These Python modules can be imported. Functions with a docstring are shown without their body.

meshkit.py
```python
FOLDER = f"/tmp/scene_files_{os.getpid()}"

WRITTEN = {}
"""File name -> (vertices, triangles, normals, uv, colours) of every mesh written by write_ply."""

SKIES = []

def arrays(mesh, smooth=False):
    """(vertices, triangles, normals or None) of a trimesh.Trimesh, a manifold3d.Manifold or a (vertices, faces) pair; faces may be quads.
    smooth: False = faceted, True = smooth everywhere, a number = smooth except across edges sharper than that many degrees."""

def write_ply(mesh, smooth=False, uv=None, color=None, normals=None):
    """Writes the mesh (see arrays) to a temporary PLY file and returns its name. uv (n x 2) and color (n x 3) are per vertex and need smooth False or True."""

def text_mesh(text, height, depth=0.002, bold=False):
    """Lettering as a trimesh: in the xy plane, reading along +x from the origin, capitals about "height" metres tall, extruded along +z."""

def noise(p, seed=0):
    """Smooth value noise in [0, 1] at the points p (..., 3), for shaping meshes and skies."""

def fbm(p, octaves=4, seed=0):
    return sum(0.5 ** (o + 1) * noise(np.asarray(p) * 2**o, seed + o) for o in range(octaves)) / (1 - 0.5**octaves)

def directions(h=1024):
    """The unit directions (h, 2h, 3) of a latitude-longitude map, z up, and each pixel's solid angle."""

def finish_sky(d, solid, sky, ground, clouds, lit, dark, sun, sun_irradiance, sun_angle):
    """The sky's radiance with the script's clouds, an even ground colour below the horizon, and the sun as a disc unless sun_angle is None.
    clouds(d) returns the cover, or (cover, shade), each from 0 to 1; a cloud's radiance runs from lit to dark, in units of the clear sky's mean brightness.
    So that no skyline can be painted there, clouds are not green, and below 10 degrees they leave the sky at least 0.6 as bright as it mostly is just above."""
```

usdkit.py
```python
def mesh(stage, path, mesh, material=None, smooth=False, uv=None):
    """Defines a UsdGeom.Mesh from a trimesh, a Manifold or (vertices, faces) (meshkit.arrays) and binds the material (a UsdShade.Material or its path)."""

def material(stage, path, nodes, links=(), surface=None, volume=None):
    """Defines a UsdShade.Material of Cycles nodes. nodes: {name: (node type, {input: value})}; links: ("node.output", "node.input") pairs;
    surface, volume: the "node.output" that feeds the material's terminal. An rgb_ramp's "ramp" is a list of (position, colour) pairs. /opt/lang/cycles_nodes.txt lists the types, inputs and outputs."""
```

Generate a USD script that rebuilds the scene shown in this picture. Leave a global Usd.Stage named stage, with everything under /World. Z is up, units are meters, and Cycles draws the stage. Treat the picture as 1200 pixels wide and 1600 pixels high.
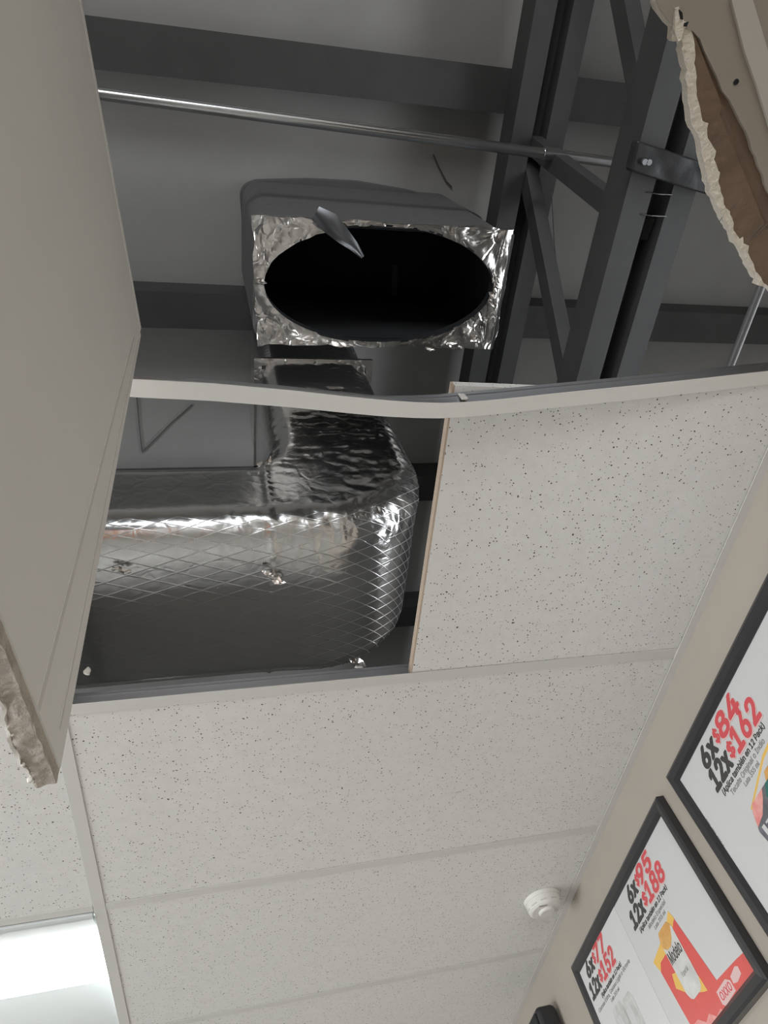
import math, random
import numpy as np, trimesh, manifold3d as m3, shapely, usdkit, meshkit
from shapely import geometry as sg, affinity
from pxr import Usd, UsdGeom, UsdLux, UsdShade, Gf, Sdf

random.seed(7); RNG = np.random.default_rng(7)
stage = Usd.Stage.CreateInMemory()
UsdGeom.SetStageUpAxis(stage, UsdGeom.Tokens.z); UsdGeom.SetStageMetersPerUnit(stage, 1.0)
UsdGeom.Xform.Define(stage, '/World'); UsdGeom.Scope.Define(stage, '/World/Looks')
EYE = 1.65                                   # camera height; below, lengths are measured from the eye: X to the price-poster wall, Y along it, Z up

# ---------------------------------------------------------------- camera
FPX = 1094.08                                # focal length in pixels of the 1200 x 1600 frame
CM = np.array([[0.97063835, -0.10196756, -0.2178619], [-0.03410369, 0.83822219, -0.54426142], [0.23811369, 0.5357109, 0.81013314]])
cam = UsdGeom.Camera.Define(stage, '/World/camera')
r_, d_, f_ = CM
cam.AddTransformOp().Set(Gf.Matrix4d(*r_, 0, *(-d_), 0, *(-f_), 0, 0, 0, EYE, 1))
cam.CreateHorizontalApertureAttr(36.0); cam.CreateVerticalApertureAttr(48.0)
cam.CreateFocalLengthAttr(36.0 * FPX / 1200); cam.CreateClippingRangeAttr(Gf.Vec2f(0.02, 100))
cam.CreateExposureAttr(0.55)

# ---------------------------------------------------------------- light
def rect_light(name, eye, look, w, h, power, col):
    l = UsdLux.RectLight.Define(stage, '/World/' + name)
    l.CreateWidthAttr(w); l.CreateHeightAttr(h); l.CreateIntensityAttr(power); l.CreateColorAttr(Gf.Vec3f(*col))
    e = np.array(eye, float) + [0, 0, EYE]; z = -np.array(look, float); z /= np.linalg.norm(z)
    up = np.array([0, 0, 1.0]) if abs(z[2]) < .9 else np.array([0, 1.0, 0])
    x = np.cross(up, z); x /= np.linalg.norm(x); y = np.cross(z, x)
    l.AddTransformOp().Set(Gf.Matrix4d(*x, 0, *y, 0, *z, 0, *e, 1))
    return l
DAY = (0.97, 1.0, 1.03)
rect_light('storefront_daylight', (-1.75, -5.12, -.40), (0, 1, 0), 3.9, 2.2, 6.0, DAY)       # daylight in the shop window behind the camera
rect_light('side_daylight', (-4.12, 1.4, -.35), (1, 0, 0), 3.2, 2.0, 5.5, DAY)               # daylight in the window of the left wall
rect_light('neighbour_daylight', (3.08, .6, .1), (-1, 0, 0), 4.0, 1.5, 4.2, DAY)             # daylight in the room beyond the poster wall

def ray(px, py): return CM.T @ np.array([(px - 600) / FPX, (py - 800) / FPX, 1.0])
def on_z(px, py, z): d = ray(px, py); return d * z / d[2]
def on_x(px, py, x): d = ray(px, py); return d * x / d[0]

# ---------------------------------------------------------------- materials
LK = '/World/Looks/'
def mat(name, nodes, links=(), surface='p.BSDF'): return usdkit.material(stage, LK + name, nodes, links, surface)
def plain(name, col, rough=.6, metal=0.0, spec=.5, bump=None, mottle=None, coat=0.0):
    n = {'p': ('principled_bsdf', {'base_color': col, 'roughness': rough, 'metallic': metal, 'specular_ior_level': spec, 'coat_weight': coat}), 'g': ('geometry', {})}
    l = []
    if bump:
        n['bn'] = ('noise_texture', {'scale': bump[0], 'detail': 5}); n['b'] = ('bump', {'strength': bump[1], 'distance': bump[2]})
        l += [('g.position', 'bn.vector'), ('bn.fac', 'b.height'), ('b.normal', 'p.normal')]
    if mottle:                                # (scale, other colour)
        n['mn'] = ('noise_texture', {'scale': mottle[0], 'detail': 6, 'roughness': .6})
        n['mr'] = ('rgb_ramp', {'ramp': [(0.3, col), (0.7, mottle[1])]})
        l += [('g.position', 'mn.vector'), ('mn.fac', 'mr.fac'), ('mr.color', 'p.base_color')]
    return mat(name, n, l)

def tile_material(name, base):
    n = {'g': ('geometry', {}), 'p': ('principled_bsdf', {'roughness': .9, 'specular_ior_level': .2}),
         'warp': ('noise_texture', {'scale': 45, 'detail': 2}), 'ws': ('vector_math', {'math_type': 'scale', 'scale': .012}), 'wa': ('vector_math', {'math_type': 'add'}),
         'v1': ('voronoi_texture', {'scale': 200, 'randomness': 1}), 'v2': ('voronoi_texture', {'scale': 125, 'randomness': 1}),
         's1': ('separate_color', {}), 's2': ('separate_color', {}),
         'r1': ('map_range', {'from_min': .45, 'from_max': 1, 'to_min': 0, 'to_max': .28, 'clamp': True}), 'r2': ('map_range', {'from_min': .4, 'from_max': 1, 'to_min': 0, 'to_max': .20, 'clamp': True}),
         'l1': ('math', {'math_type': 'less_than'}), 'l2': ('math', {'math_type': 'less_than'}), 'mx': ('math', {'math_type': 'maximum'}),
         'dust': ('noise_texture', {'scale': 40, 'detail': 6, 'roughness': .75}), 'dr': ('rgb_ramp', {'ramp': [(.3, base), (.7, tuple(c * .93 for c in base))]}),
         'hole': ('mix', {'color2': (.14, .115, .095)}), 'inv': ('math', {'math_type': 'multiply', 'value2': -1.0}),
         'fine': ('noise_texture', {'scale': 420, 'detail': 3}), 'hh': ('math', {'math_type': 'multiply_add', 'value2': .25}), 'b': ('bump', {'strength': .5, 'distance': .0015})}
    l = [('g.position', 'warp.vector'), ('warp.color', 'ws.vector1'), ('ws.vector', 'wa.vector1'), ('g.position', 'wa.vector2'), ('wa.vector', 'v1.vector'), ('wa.vector', 'v2.vector'),
         ('v1.color', 's1.color'), ('v2.color', 's2.color'), ('s1.r', 'r1.value'), ('s2.r', 'r2.value'), ('v1.distance', 'l1.value1'), ('r1.result', 'l1.value2'), ('v2.distance', 'l2.value1'), ('r2.result', 'l2.value2'),
         ('l1.value', 'mx.value1'), ('l2.value', 'mx.value2'), ('g.position', 'dust.vector'), ('dust.fac', 'dr.fac'), ('dr.color', 'hole.color1'), ('mx.value', 'hole.fac'), ('hole.color', 'p.base_color'),
         ('mx.value', 'inv.value1'), ('g.position', 'fine.vector'), ('fine.fac', 'hh.value1'), ('inv.value', 'hh.value3'), ('hh.value', 'b.height'), ('b.normal', 'p.normal')]
    return mat(name, n, l)

def foil_material(name, col, scrim=True, crease=1.0, rough=.2, amt=.6):
    """aluminium foil facing: fine crinkles, and the diamond thread net showing through"""
    n = {'g': ('geometry', {}), 'p': ('principled_bsdf', {'base_color': col, 'metallic': 1.0, 'roughness': rough}),
         'n1': ('noise_texture', {'scale': 14, 'detail': 3, 'distortion': .8}), 'v': ('voronoi_texture', {'scale': 16, 'feature': 'distance_to_edge'}),
         'vw': ('noise_texture', {'scale': 11, 'detail': 3}), 'vs': ('vector_math', {'math_type': 'scale', 'scale': .12}), 'va': ('vector_math', {'math_type': 'add'}),
         'vr': ('map_range', {'from_min': 0, 'from_max': .12, 'to_min': 0, 'to_max': 1, 'clamp': True}),
         'h': ('math', {'math_type': 'multiply_add', 'value2': .5 * crease}), 'b': ('bump', {'strength': amt, 'distance': .006})}
    l = [('g.position', 'n1.vector'), ('g.position', 'vw.vector'), ('vw.color', 'vs.vector1'), ('vs.vector', 'va.vector1'), ('g.position', 'va.vector2'), ('va.vector', 'v.vector'), ('v.distance', 'vr.value'), ('vr.result', 'h.value1'), ('n1.fac', 'h.value3'), ('h.value', 'b.height')]
    if scrim:
        n['s'] = ('separate_xyz', {})
        n['u'] = ('math', {'math_type': 'add'}); n['w'] = ('math', {'math_type': 'subtract'})
        l += [('g.position', 's.vector'), ('s.x', 'u.value1'), ('s.z', 'u.value2'), ('s.y', 'w.value1'), ('s.z', 'w.value2')]
        for k, sg_ in (('a', 1), ('c', -1)):
            n['u' + k] = ('math', {'math_type': 'multiply', 'value2': 1 / .085}); n['w' + k] = ('math', {'math_type': 'multiply_add', 'value2': sg_ / .030})
            n['f' + k] = ('math', {'math_type': 'pingpong', 'value2': .5}); n['t' + k] = ('map_range', {'from_min': 0, 'from_max': .06, 'to_min': 1, 'to_max': 0, 'clamp': True})
            l += [('u.value', 'u%s.value1' % k), ('w.value', 'w%s.value1' % k), ('u%s.value' % k, 'w%s.value3' % k), ('w%s.value' % k, 'f%s.value1' % k), ('f%s.value' % k, 't%s.value' % k)]
        n['net0'] = ('math', {'math_type': 'maximum'}); n['mz'] = ('map_range', {'from_min': EYE + 1.24, 'from_max': EYE + 1.30, 'to_min': 1, 'to_max': 0, 'clamp': True}); n['my'] = ('map_range', {'from_min': .712, 'from_max': .725, 'to_min': 0, 'to_max': 1, 'clamp': True})
        n['mx'] = ('map_range', {'from_min': .12, 'from_max': .24, 'to_min': 0, 'to_max': 1, 'clamp': True}); n['mf'] = ('map_range', {'from_min': .80, 'from_max': .90, 'to_min': 1, 'to_max': .12, 'clamp': True}); n['mm2'] = ('math', {'math_type': 'maximum'}); n['mk2'] = ('math', {'math_type': 'multiply'}); n['mk'] = ('math', {'math_type': 'multiply'}); n['net'] = ('math', {'math_type': 'multiply'}); n['b2'] = ('bump', {'strength': .2, 'distance': .0014}); n['rm'] = ('map_range', {'from_min': 0, 'from_max': 1, 'to_min': rough, 'to_max': .42})
        n['cm'] = ('mix', {'color1': col, 'color2': (.70, .70, .70)}); n['mm'] = ('map_range', {'from_min': 0, 'from_max': 1, 'to_min': 1.0, 'to_max': .95})
        l += [('ta.result', 'net0.value1'), ('tc.result', 'net0.value2'), ('s.z', 'mz.value'), ('s.y', 'my.value'), ('mz.result', 'mk.value1'), ('my.result', 'mk2.value1'), ('s.x', 'mx.value'), ('s.y', 'mf.value'), ('mx.result', 'mm2.value1'), ('mf.result', 'mm2.value2'), ('mm2.value', 'mk2.value2'), ('mk2.value', 'mk.value2'), ('net0.value', 'net.value1'), ('mk.value', 'net.value2'), ('net.value', 'b2.height'), ('b.normal', 'b2.normal'), ('b2.normal', 'p.normal'), ('net.value', 'rm.value'), ('rm.result', 'p.roughness'), ('net.value', 'cm.fac'), ('cm.color', 'p.base_color'), ('net.value', 'mm.value'), ('mm.result', 'p.metallic')]
    else:
        l += [('b.normal', 'p.normal')]
    return mat(name, n, l)

M = {}
M['tile'] = tile_material('mineral_tile', (.76, .745, .72))
M['tile_edge'] = plain('tile_cut_edge', (.50, .40, .31), .95, bump=(200, .6, .002))
M['grid_white'] = plain('grid_white', (.75, .735, .70), .45)
M['grid_old'] = plain('grid_aged', (.65, .635, .605), .5)
M['grid_zinc'] = plain('grid_zinc', (.42, .43, .45), .38, .8)
M['beige'] = plain('wall_beige', (.37, .33, .28), .75, bump=(60, .25, .001), mottle=(3, (.39, .35, .295)))
M['paint'] = plain('panel_paint', (.90, .895, .875), .6, bump=(35, .2, .0015), mottle=(6, (.86, .855, .835)))
M['tape'] = plain('joint_compound', (.74, .73, .70), .7)
M['beige_board'] = plain('beige_board', (.33, .295, .245), .75, bump=(40, .3, .001), mottle=(9, (.32, .285, .235)))
M['bead'] = plain('bead_white', (.50, .475, .43), .6)
M['kraft'] = plain('kraft_paper', (.155, .105, .07), .9, bump=(50, .7, .004), mottle=(14, (.19, .13, .088)))
M['gypsum'] = plain('gypsum', (.62, .57, .50), .95, bump=(140, 1.0, .004), mottle=(70, (.42, .37, .32)))
M['gypsum_pale'] = plain('gypsum_pale', (.72, .66, .57), .95, bump=(150, 1.0, .003))
M['paper_scrap'] = plain('paper_scrap', (.85, .83, .78), .9)
M['flap'] = plain('tarnished_foil', (.16, .165, .175), .35, .8)
M['deck'] = plain('roof_deck_paint', (.39, .388, .375), .8, bump=(14, .12, .003), mottle=(5, (.35, .348, .335)))
M['steel'] = plain('dark_steel', (.066, .066, .066), .6, .0, .35, bump=(80, .2, .0008), mottle=(7, (.082, .082, .082)))
M['strap'] = plain('black_tape', (.03, .03, .031), .35, bump=(30, .35, .003))
M['emt'] = plain('galvanised', (.62, .63, .64), .25, 1.0, bump=(60, .15, .0006))
M['zinc_dull'] = plain('dull_zinc', (.20, .20, .20), .5, .3)
M['foil'] = foil_material('duct_foil', (.73, .73, .73), True, .3, .2, .19)
M['foil_face'] = foil_material('box_foil', (.80, .77, .74), False, .7, .27, .6)
M['wire'] = plain('dark_wire', (.12, .118, .115), .6)
M['wrap'] = plain('grey_wrap', (.13, .13, .13), .7, bump=(25, .5, .006))
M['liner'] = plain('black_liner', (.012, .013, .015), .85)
M['frame'] = plain('black_frame', (.022, .022, .024), .28, bump=(90, .1, .0006), coat=.2)
M['paper'] = plain('poster_paper', (.56, .56, .55), .35)
M['paper_b'] = plain('poster_paper_left', (.61, .61, .60), .35)
M['ink'] = plain('ink_black', (.045, .043, .042), .4)
M['ink_red'] = plain('ink_red', (.60, .075, .085), .4)
M['ink_grey'] = plain('ink_grey', (.22, .21, .205), .4)
M['halo'] = plain('ink_pink', (.66, .46, .44), .4)
M['adv_red'] = plain('advert_red', (.66, .09, .075), .35, mottle=(30, (.62, .085, .07)))
M['adv_pink'] = plain('advert_pink', (.74, .40, .36), .4, mottle=(60, (.68, .20, .18)))
M['adv_yellow'] = plain('advert_yellow', (.74, .46, .10), .35)
M['adv_gold'] = plain('advert_gold', (.55, .27, .06), .3, mottle=(40, (.70, .42, .15)))
M['adv_silver'] = plain('advert_silver', (.66, .655, .63), .3, mottle=(25, (.50, .49, .47)))
M['adv_grey'] = plain('advert_grey', (.42, .42, .40), .35, mottle=(40, (.60, .59, .57)))
M['adv_dark'] = plain('advert_dark', (.07, .075, .08), .3, mottle=(50, (.16, .16, .18)))
M['adv_teal'] = plain('advert_teal', (.03, .14, .12), .3)
M['plastic'] = plain('white_plastic', (.71, .69, .65), .45)
M['plastic_dark'] = plain('grey_plastic', (.30, .28, .26), .6)
M['slot'] = plain('slot_grey', (.55, .53, .50), .6)
M['black_plastic'] = plain('black_plastic', (.02, .02, .022), .4)
M['fixture'] = plain('fixture_white', (.72, .755, .745), .4)
M['floor'] = plain('floor_tile', (.50, .49, .47), .4, mottle=(2, (.46, .45, .43)))
M['room'] = plain('room_paint', (.62, .61, .58), .8)
M['terracotta'] = plain('terracotta_paint', (.66, .30, .16), .7)
M['lens'] = mat('lit_lens', {'e': ('emission', {'color': (.97, 1.0, 1.0), 'strength': 8.0})}, (), 'e.emission')
M['pane'] = mat('window_glass', {'t': ('transparent_bsdf', {}), 'g': ('glossy_bsdf', {'roughness': .02}), 'f': ('fresnel', {'IOR': 1.45}), 'm': ('mix_closure', {})},
                [('f.fac', 'm.fac'), ('t.BSDF', 'm.closure1'), ('g.BSDF', 'm.closure2')], 'm.closure')

# ---------------------------------------------------------------- objects
USED = {}
def numbered(parent, name):
    k = USED.get((parent, name), 0); USED[(parent, name)] = k + 1
    return name if k == 0 else '%s_%03d' % (name, k)
LOC = {}
def tag(p, label=None, cat=None, group=None, kind=None):
    for k, v in (('label', label), ('category', cat), ('group', group), ('kind', kind)):
        if v: p.SetCustomDataByKey(k, v)
    return p
def thing(name, loc=(0, 0, 0), label=None, cat=None, group=None, kind=None):
    path = '/World/' + numbered('/World', name)
    x = UsdGeom.Xform.Define(stage, path); loc = np.array(loc, float); x.AddTranslateOp().Set(Gf.Vec3d(*(loc + [0, 0, EYE])))
    LOC[path] = loc; tag(x.GetPrim(), label, cat, group, kind)
    return path
def to_vf(m):
    if isinstance(m, list): m = trimesh.util.concatenate([to_tm(x) for x in m])
    v, f, _ = meshkit.arrays(m, False); return v, f
def to_tm(m):
    v, f = to_vf(m); return trimesh.Trimesh(v, f, process=False)
def part(parent, name, m, material, smooth=False, label=None, kind=None):
    v, f = to_vf(m)
    q = parent
    while q not in LOC: q = q.rpartition('/')[0]
    path = parent + '/' + numbered(parent, name)
    g = usdkit.mesh(stage, path, trimesh.Trimesh(v - LOC[q], f, process=False), M[material], smooth)
    tag(g.GetPrim(), label, kind=kind)
    return path
def single(name, m, material, label=None, cat=None, group=None, kind=None, smooth=False):
    v, f = to_vf(m); c = (v.min(0) + v.max(0)) / 2
    path = '/World/' + numbered('/World', name)
    g = usdkit.mesh(stage, path, trimesh.Trimesh(v - c, f, process=False), M[material], smooth)
    g.AddTranslateOp().Set(Gf.Vec3d(*(c + [0, 0, EYE])))
    tag(g.GetPrim(), label, cat, group, kind); return path
def bx(x0, x1, y0, y1, z0, z1):
    b = trimesh.creation.box((x1 - x0, y1 - y0, z1 - z0)); b.apply_translation(((x0 + x1) / 2, (y0 + y1) / 2, (z0 + z1) / 2)); return b
def rbx(x0, x1, y0, y1, z0, z1, r):
    """box with rounded edges"""
    s = m3.Manifold.sphere(r, 12)
    return m3.Manifold.batch_hull([s.translate((x, y, z)) for x in (x0 + r, x1 - r) for y in (y0 + r, y1 - r) for z in (z0 + r, z1 - r)])
def tube(a, b, r, n=16, caps=True):
    a, b = np.array(a, float), np.array(b, float); c = trimesh.creation.cylinder(r, np.linalg.norm(b - a), sections=n)
    c.apply_transform(trimesh.geometry.align_vectors([0, 0, 1], (b - a) / np.linalg.norm(b - a))); c.apply_translation((a + b) / 2); return c
def wire(pts, r, n=6):
    return [tube(p, q, r, n) for p, q in zip(pts[:-1], pts[1:])]
def bar(a, b, w, h, side):
    """rectangular bar from a to b; w along 'side', h across both"""
    a, b, s = (np.array(x, float) for x in (a, b, side)); t = (b - a) / np.linalg.norm(b - a); s = s - t * (s @ t); s /= np.linalg.norm(s); u = np.cross(t, s)
    m = trimesh.creation.box((w, h, np.linalg.norm(b - a))); T = np.eye(4); T[:3, 0], T[:3, 1], T[:3, 2], T[:3, 3] = s, u, t, (a + b) / 2; m.apply_transform(T); return m
def poly(pts): return sg.Polygon(pts).buffer(0)
def slab(p, z0, z1, fine=None):
    """polygon in x,y raised from z0 to z1"""
    out = []
    for g in getattr(p, 'geoms', [p]):
        if g.is_empty: continue
        m = trimesh.creation.extrude_polygon(g, z1 - z0, engine='earcut'); m.apply_translation((0, 0, z0)); out.append(m)
    return trimesh.util.concatenate(out)
def refined(m, length):
    m = to_tm(m); m.merge_vertices(); mm = m3.Manifold(m3.Mesh(np.asarray(m.vertices, np.float32), np.asarray(m.faces, np.uint32)))
    return mm.refine_to_length(length)
def shaken(m, amp, scale, seed=0, normal=None):
    v, f = to_vf(m); n = np.stack([meshkit.fbm(v * scale + 17.3 * k, 3, seed + k) - .5 for k in range(3)], 1) * 2 * amp
    if normal is not None: n = n * np.array(normal)
    return trimesh.Trimesh(v + n, f, process=False)
def jagged(pts, step, amp, seed):
    """adds small teeth to an open line of points"""
    g = np.random.default_rng(seed); out = []
    for a, b in zip(pts[:-1], pts[1:]):
        a, b = np.array(a, float), np.array(b, float); n = max(1, int(np.hypot(*(b - a)) / step))
        for k in range(n): out.append(a + (b - a) * k / n + (g.normal(0, amp, 2) if k or len(out) else 0))
    return [tuple(p) for p in out] + [tuple(pts[-1])]

# ================================================================ the room
WX, ZC = .94, .8815                           # wall plane; underside of the ceiling grid
FL = -EYE
ROOM_TOP = 2.32
single('floor', bx(-4.2, WX + .1, -5.3, 5.7, FL - .1, FL), 'floor', kind='structure')
wr = single('wall_right', bx(WX, WX + .1, -5.2, 5.6, FL, .902), 'beige', kind='structure')
single('wall_far', bx(-4.2, 3.2, 5.6, 5.7, FL, ROOM_TOP), 'room', kind='structure')
def wall_with_opening(name, axis, at, span, hole, m):
    """wall at x or y = at .. at+0.1 over span, with one window hole (a0, a1, z0, z1)"""
    a0, a1, z0, z1 = hole; B = []
    for s0, s1, q0, q1 in ((span[0], a0, FL, ROOM_TOP), (a1, span[1], FL, ROOM_TOP), (a0, a1, FL, z0), (a0, a1, z1, ROOM_TOP)):
        B.append(bx(s0, s1, at, at + .1, q0, q1) if axis == 'y' else bx(at, at + .1, s0, s1, q0, q1))
    return single(name, B, m, kind='structure')
wall_with_opening('wall_back', 'y', -5.2, (-4.2, 3.2), (-3.7, .2, -1.55, .75), 'room')
wall_with_opening('wall_left', 'x', -4.2, (-5.2, 5.6), (-.2, 3.0, -1.35, .65), 'room')
def window_late():
    wall_with_opening('wall_outer', 'x', 3.1, (-5.2, 5.6), (-1.4, 2.6, -.65, .85), 'room')
    t = thing('window_3', (3.15, .6, .1), kind='structure')
    part(t, 'window_frame', [bx(3.11, 3.19, -1.4, -1.35, -.65, .85), bx(3.11, 3.19, 2.55, 2.6, -.65, .85), bx(3.11, 3.19, -1.35, 2.55, -.65, -.6), bx(3.11, 3.19, -1.35, 2.55, .8, .85)], 'grid_zinc')
    part(t, 'pane', bx(3.060, 3.066, -1.36, 2.56, -.61, .81), 'pane')
window_late()
w1 = thing('window_1', (-1.75, -5.15, -.35), kind='structure')
part(w1, 'window_frame', [bx(-3.7, -3.65, -5.19, -5.11, -1.55, .75), bx(.15, .2, -5.19, -5.11, -1.55, .75), bx(-3.65, .15, -5.19, -5.11, -1.55, -1.5), bx(-3.65, .15, -5.19, -5.11, .7, .75), bx(-1.78, -1.72, -5.19, -5.11, -1.5, .7)], 'grid_zinc')
part(w1, 'pane', bx(-3.66, -1.77, -5.10, -5.094, -1.51, .71), 'pane'); part(w1, 'pane', bx(-1.73, .16, -5.10, -5.094, -1.51, .71), 'pane')
w2 = thing('window_2', (-4.15, 1.4, -.35), kind='structure')
part(w2, 'window_frame', [bx(-4.19, -4.11, -.2, -.15, -1.35, .65), bx(-4.19, -4.11, 2.95, 3.0, -1.35, .65), bx(-4.19, -4.11, -.15, 2.95, -1.35, -1.3), bx(-4.19, -4.11, -.15, 2.95, .6, .65)], 'grid_zinc')
part(w2, 'pane', bx(-4.10, -4.094, -.16, 2.96, -1.31, .61), 'pane')
single('roof_deck', bx(-4.2, 3.2, -5.2, 5.6, 2.30, 2.42), 'deck', kind='structure')

dc = thing('display_counter', (-1.12, -1.5, FL), 'low orange topped shop counter, seen only mirrored in the duct foil', 'counter')
part(dc, 'counter_body', bx(-1.75, -.50, -2.7, -.35, FL, -.75), 'room'); part(dc, 'counter_top', bx(-1.8, -.45, -2.75, -.30, -.75, -.71), 'terracotta')

# ---------------------------------------------------------------- suspended ceiling: tiles, tees, wall angle
YR = [.347 + .61 * k for k in range(9)]; XM = [-.262, -1.482, -2.702, -3.922]
ce = thing('ceiling', (0, 1.5, ZC), kind='structure')
def tee_prof(): return [(-.012, 0), (.012, 0), (.012, .001), (.001, .001), (.001, .027), (.003, .028), (.003, .033), (-.003, .033), (-.003, .028), (-.001, .027), (-.001, .001), (-.012, .001)]
def sweep_tee(path, lean, prof):
    """prof in (across, up); path points (x, y); lean in radians tips the top towards -y"""
    V, F = [], []; n = len(prof)
    tri = trimesh.creation.extrude_polygon(sg.Polygon(prof), 1.0, engine='earcut')
    for (x, y), a in zip(path, lean):
        for p, q in prof: V.append((x, y + p * math.cos(a) - q * math.sin(a), ZC + q * math.cos(a) + p * math.sin(a)))
    for i in range(len(path) - 1):
        for k in range(n):
            a, b = i * n + k, i * n + (k + 1) % n; F += [(a, a + n, b), (b, a + n, b + n)]
    import mapbox_earcut as ec
    T = ec.triangulate_float64(np.array(prof, float), np.array([n])).reshape(-1, 3)
    F += [tuple(t) for t in T] + [tuple(t[::-1] + (len(path) - 1) * n) for t in T]
    m = trimesh.Trimesh(V, F, process=False); trimesh.repair.fix_normals(m); return m
def tee_parts(parent, name, path, lean, label=None, along_y=False):
    fl = [(-.012, 0), (.012, 0), (.012, .0012), (-.012, .0012)]; wb = [(-.001, .0012), (.001, .0012), (.001, .027), (.003, .028), (.003, .033), (-.003, .033), (-.003, .028), (-.001, .027)]
    A, B = sweep_tee(path, lean, fl), sweep_tee(path, lean, wb)
    if along_y:
        for m in (A, B):
            v = m.vertices.copy(); m.vertices = np.stack([-v[:, 1], v[:, 0], v[:, 2]], 1)
    p = part(parent, name, A, 'grid_old', label=label); part(p, 'web', B, 'grid_zinc')
    return p
for x in XM: tee_parts(ce, 'main_tee', [(.2, -x), (5.6, -x)], [0, 0], along_y=True)
for k in range(1, 9):
    for c in range(3):
        x1 = .938 if c == 0 else XM[c - 1] - .013; x0 = XM[c] + .013
        tee_parts(ce, 'cross_tee', [(x0, YR[k]), (x1, YR[k])], [0, 0])
for c in (1, 2): tee_parts(ce, 'cross_tee', [(XM[c] + .013, YR[0]), (XM[c - 1] - .013, YR[0])], [0, 0])
# wall angle along the poster wall
part(ce, 'wall_angle', [bx(WX - .020, WX, -.0, 5.6, ZC - .0012, ZC), bx(WX - .0012, WX, -.0, 5.6, ZC, ZC + .022)], 'grid_old')
LIGHTCELL = (2, 1)
TILES = 0
for k in range(0, 8):
    for c in range(3):
        if (k, c) == LIGHTCELL or (k == 0 and c == 0) or (k, c) == (5, 1): continue
        x1 = .936 if c == 0 else XM[c - 1] - .004; x0 = XM[c] + .004
        dz = RNG.uniform(0, .0006)
        t = bx(x0, x1, YR[k] + .004, YR[k + 1] - .004, ZC + .0014 + dz, ZC + .0164 + dz)
        part(ce, 'acoustic_tile', t, 'tile')
# painted board ceiling behind and left of the opening
a_, b_ = on_z(125, 0, .87)[:2], on_z(220, 520, .87)[:2]
pdir = (b_ - a_) / np.linalg.norm(b_ - a_); pn = np.array([-pdir[1], pdir[0]])        # pn points to -x
def along(s): return b_ + pdir * s
far_end = along(0.0); near_end = along(-1.0)
part(ce, 'ceiling_board', slab(poly([tuple(along(-1.0)), tuple(along(-.002)), tuple(along(-.002) + pn * .012), (-.275, .305), (-.275, .33), (-4.1, .33), (-4.1, -1.0)]), .8715, .884), 'paint')
part(ce, 'ceiling_board', slab(poly([(-4.1, -5.2), (WX, -5.2), (WX, -3.0), (-4.1, -3.0)]), .8715, .884), 'paint')

# the bent tee that spans the opening, and the tile that has slid half way
ct = thing('bent_ceiling_tee', (.33, .41, ZC), 'white ceiling grid tee bowed across the open ceiling, grey web twisted over the tile', 'ceiling tee')
cpath = [(-.248, .3645), (-.17, .372), (-.09, .380), (.004, .3845), (.113, .394), (.18, .4015), (.24, .4075), (.29, .4105), (.328, .4112), (.37, .409), (.413, .405), (.5, .395), (.57, .3875), (.64, .380), (.745, .368), (.86, .354), (.922, .348)]
xs = np.array([p[0] for p in cpath]); lean = np.interp(xs, [-.25, .24, .37, .5, .92], np.radians([4, 5, 27, 25, 20]))
fl = [(-.0125, 0), (.0125, 0), (.0125, .0012), (-.0125, .0012)]; wb = [(-.001, .0012), (.001, .0012), (.001, .025), (.003, .026), (.003, .031), (-.003, .031), (-.003, .026), (-.001, .025)]
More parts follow.
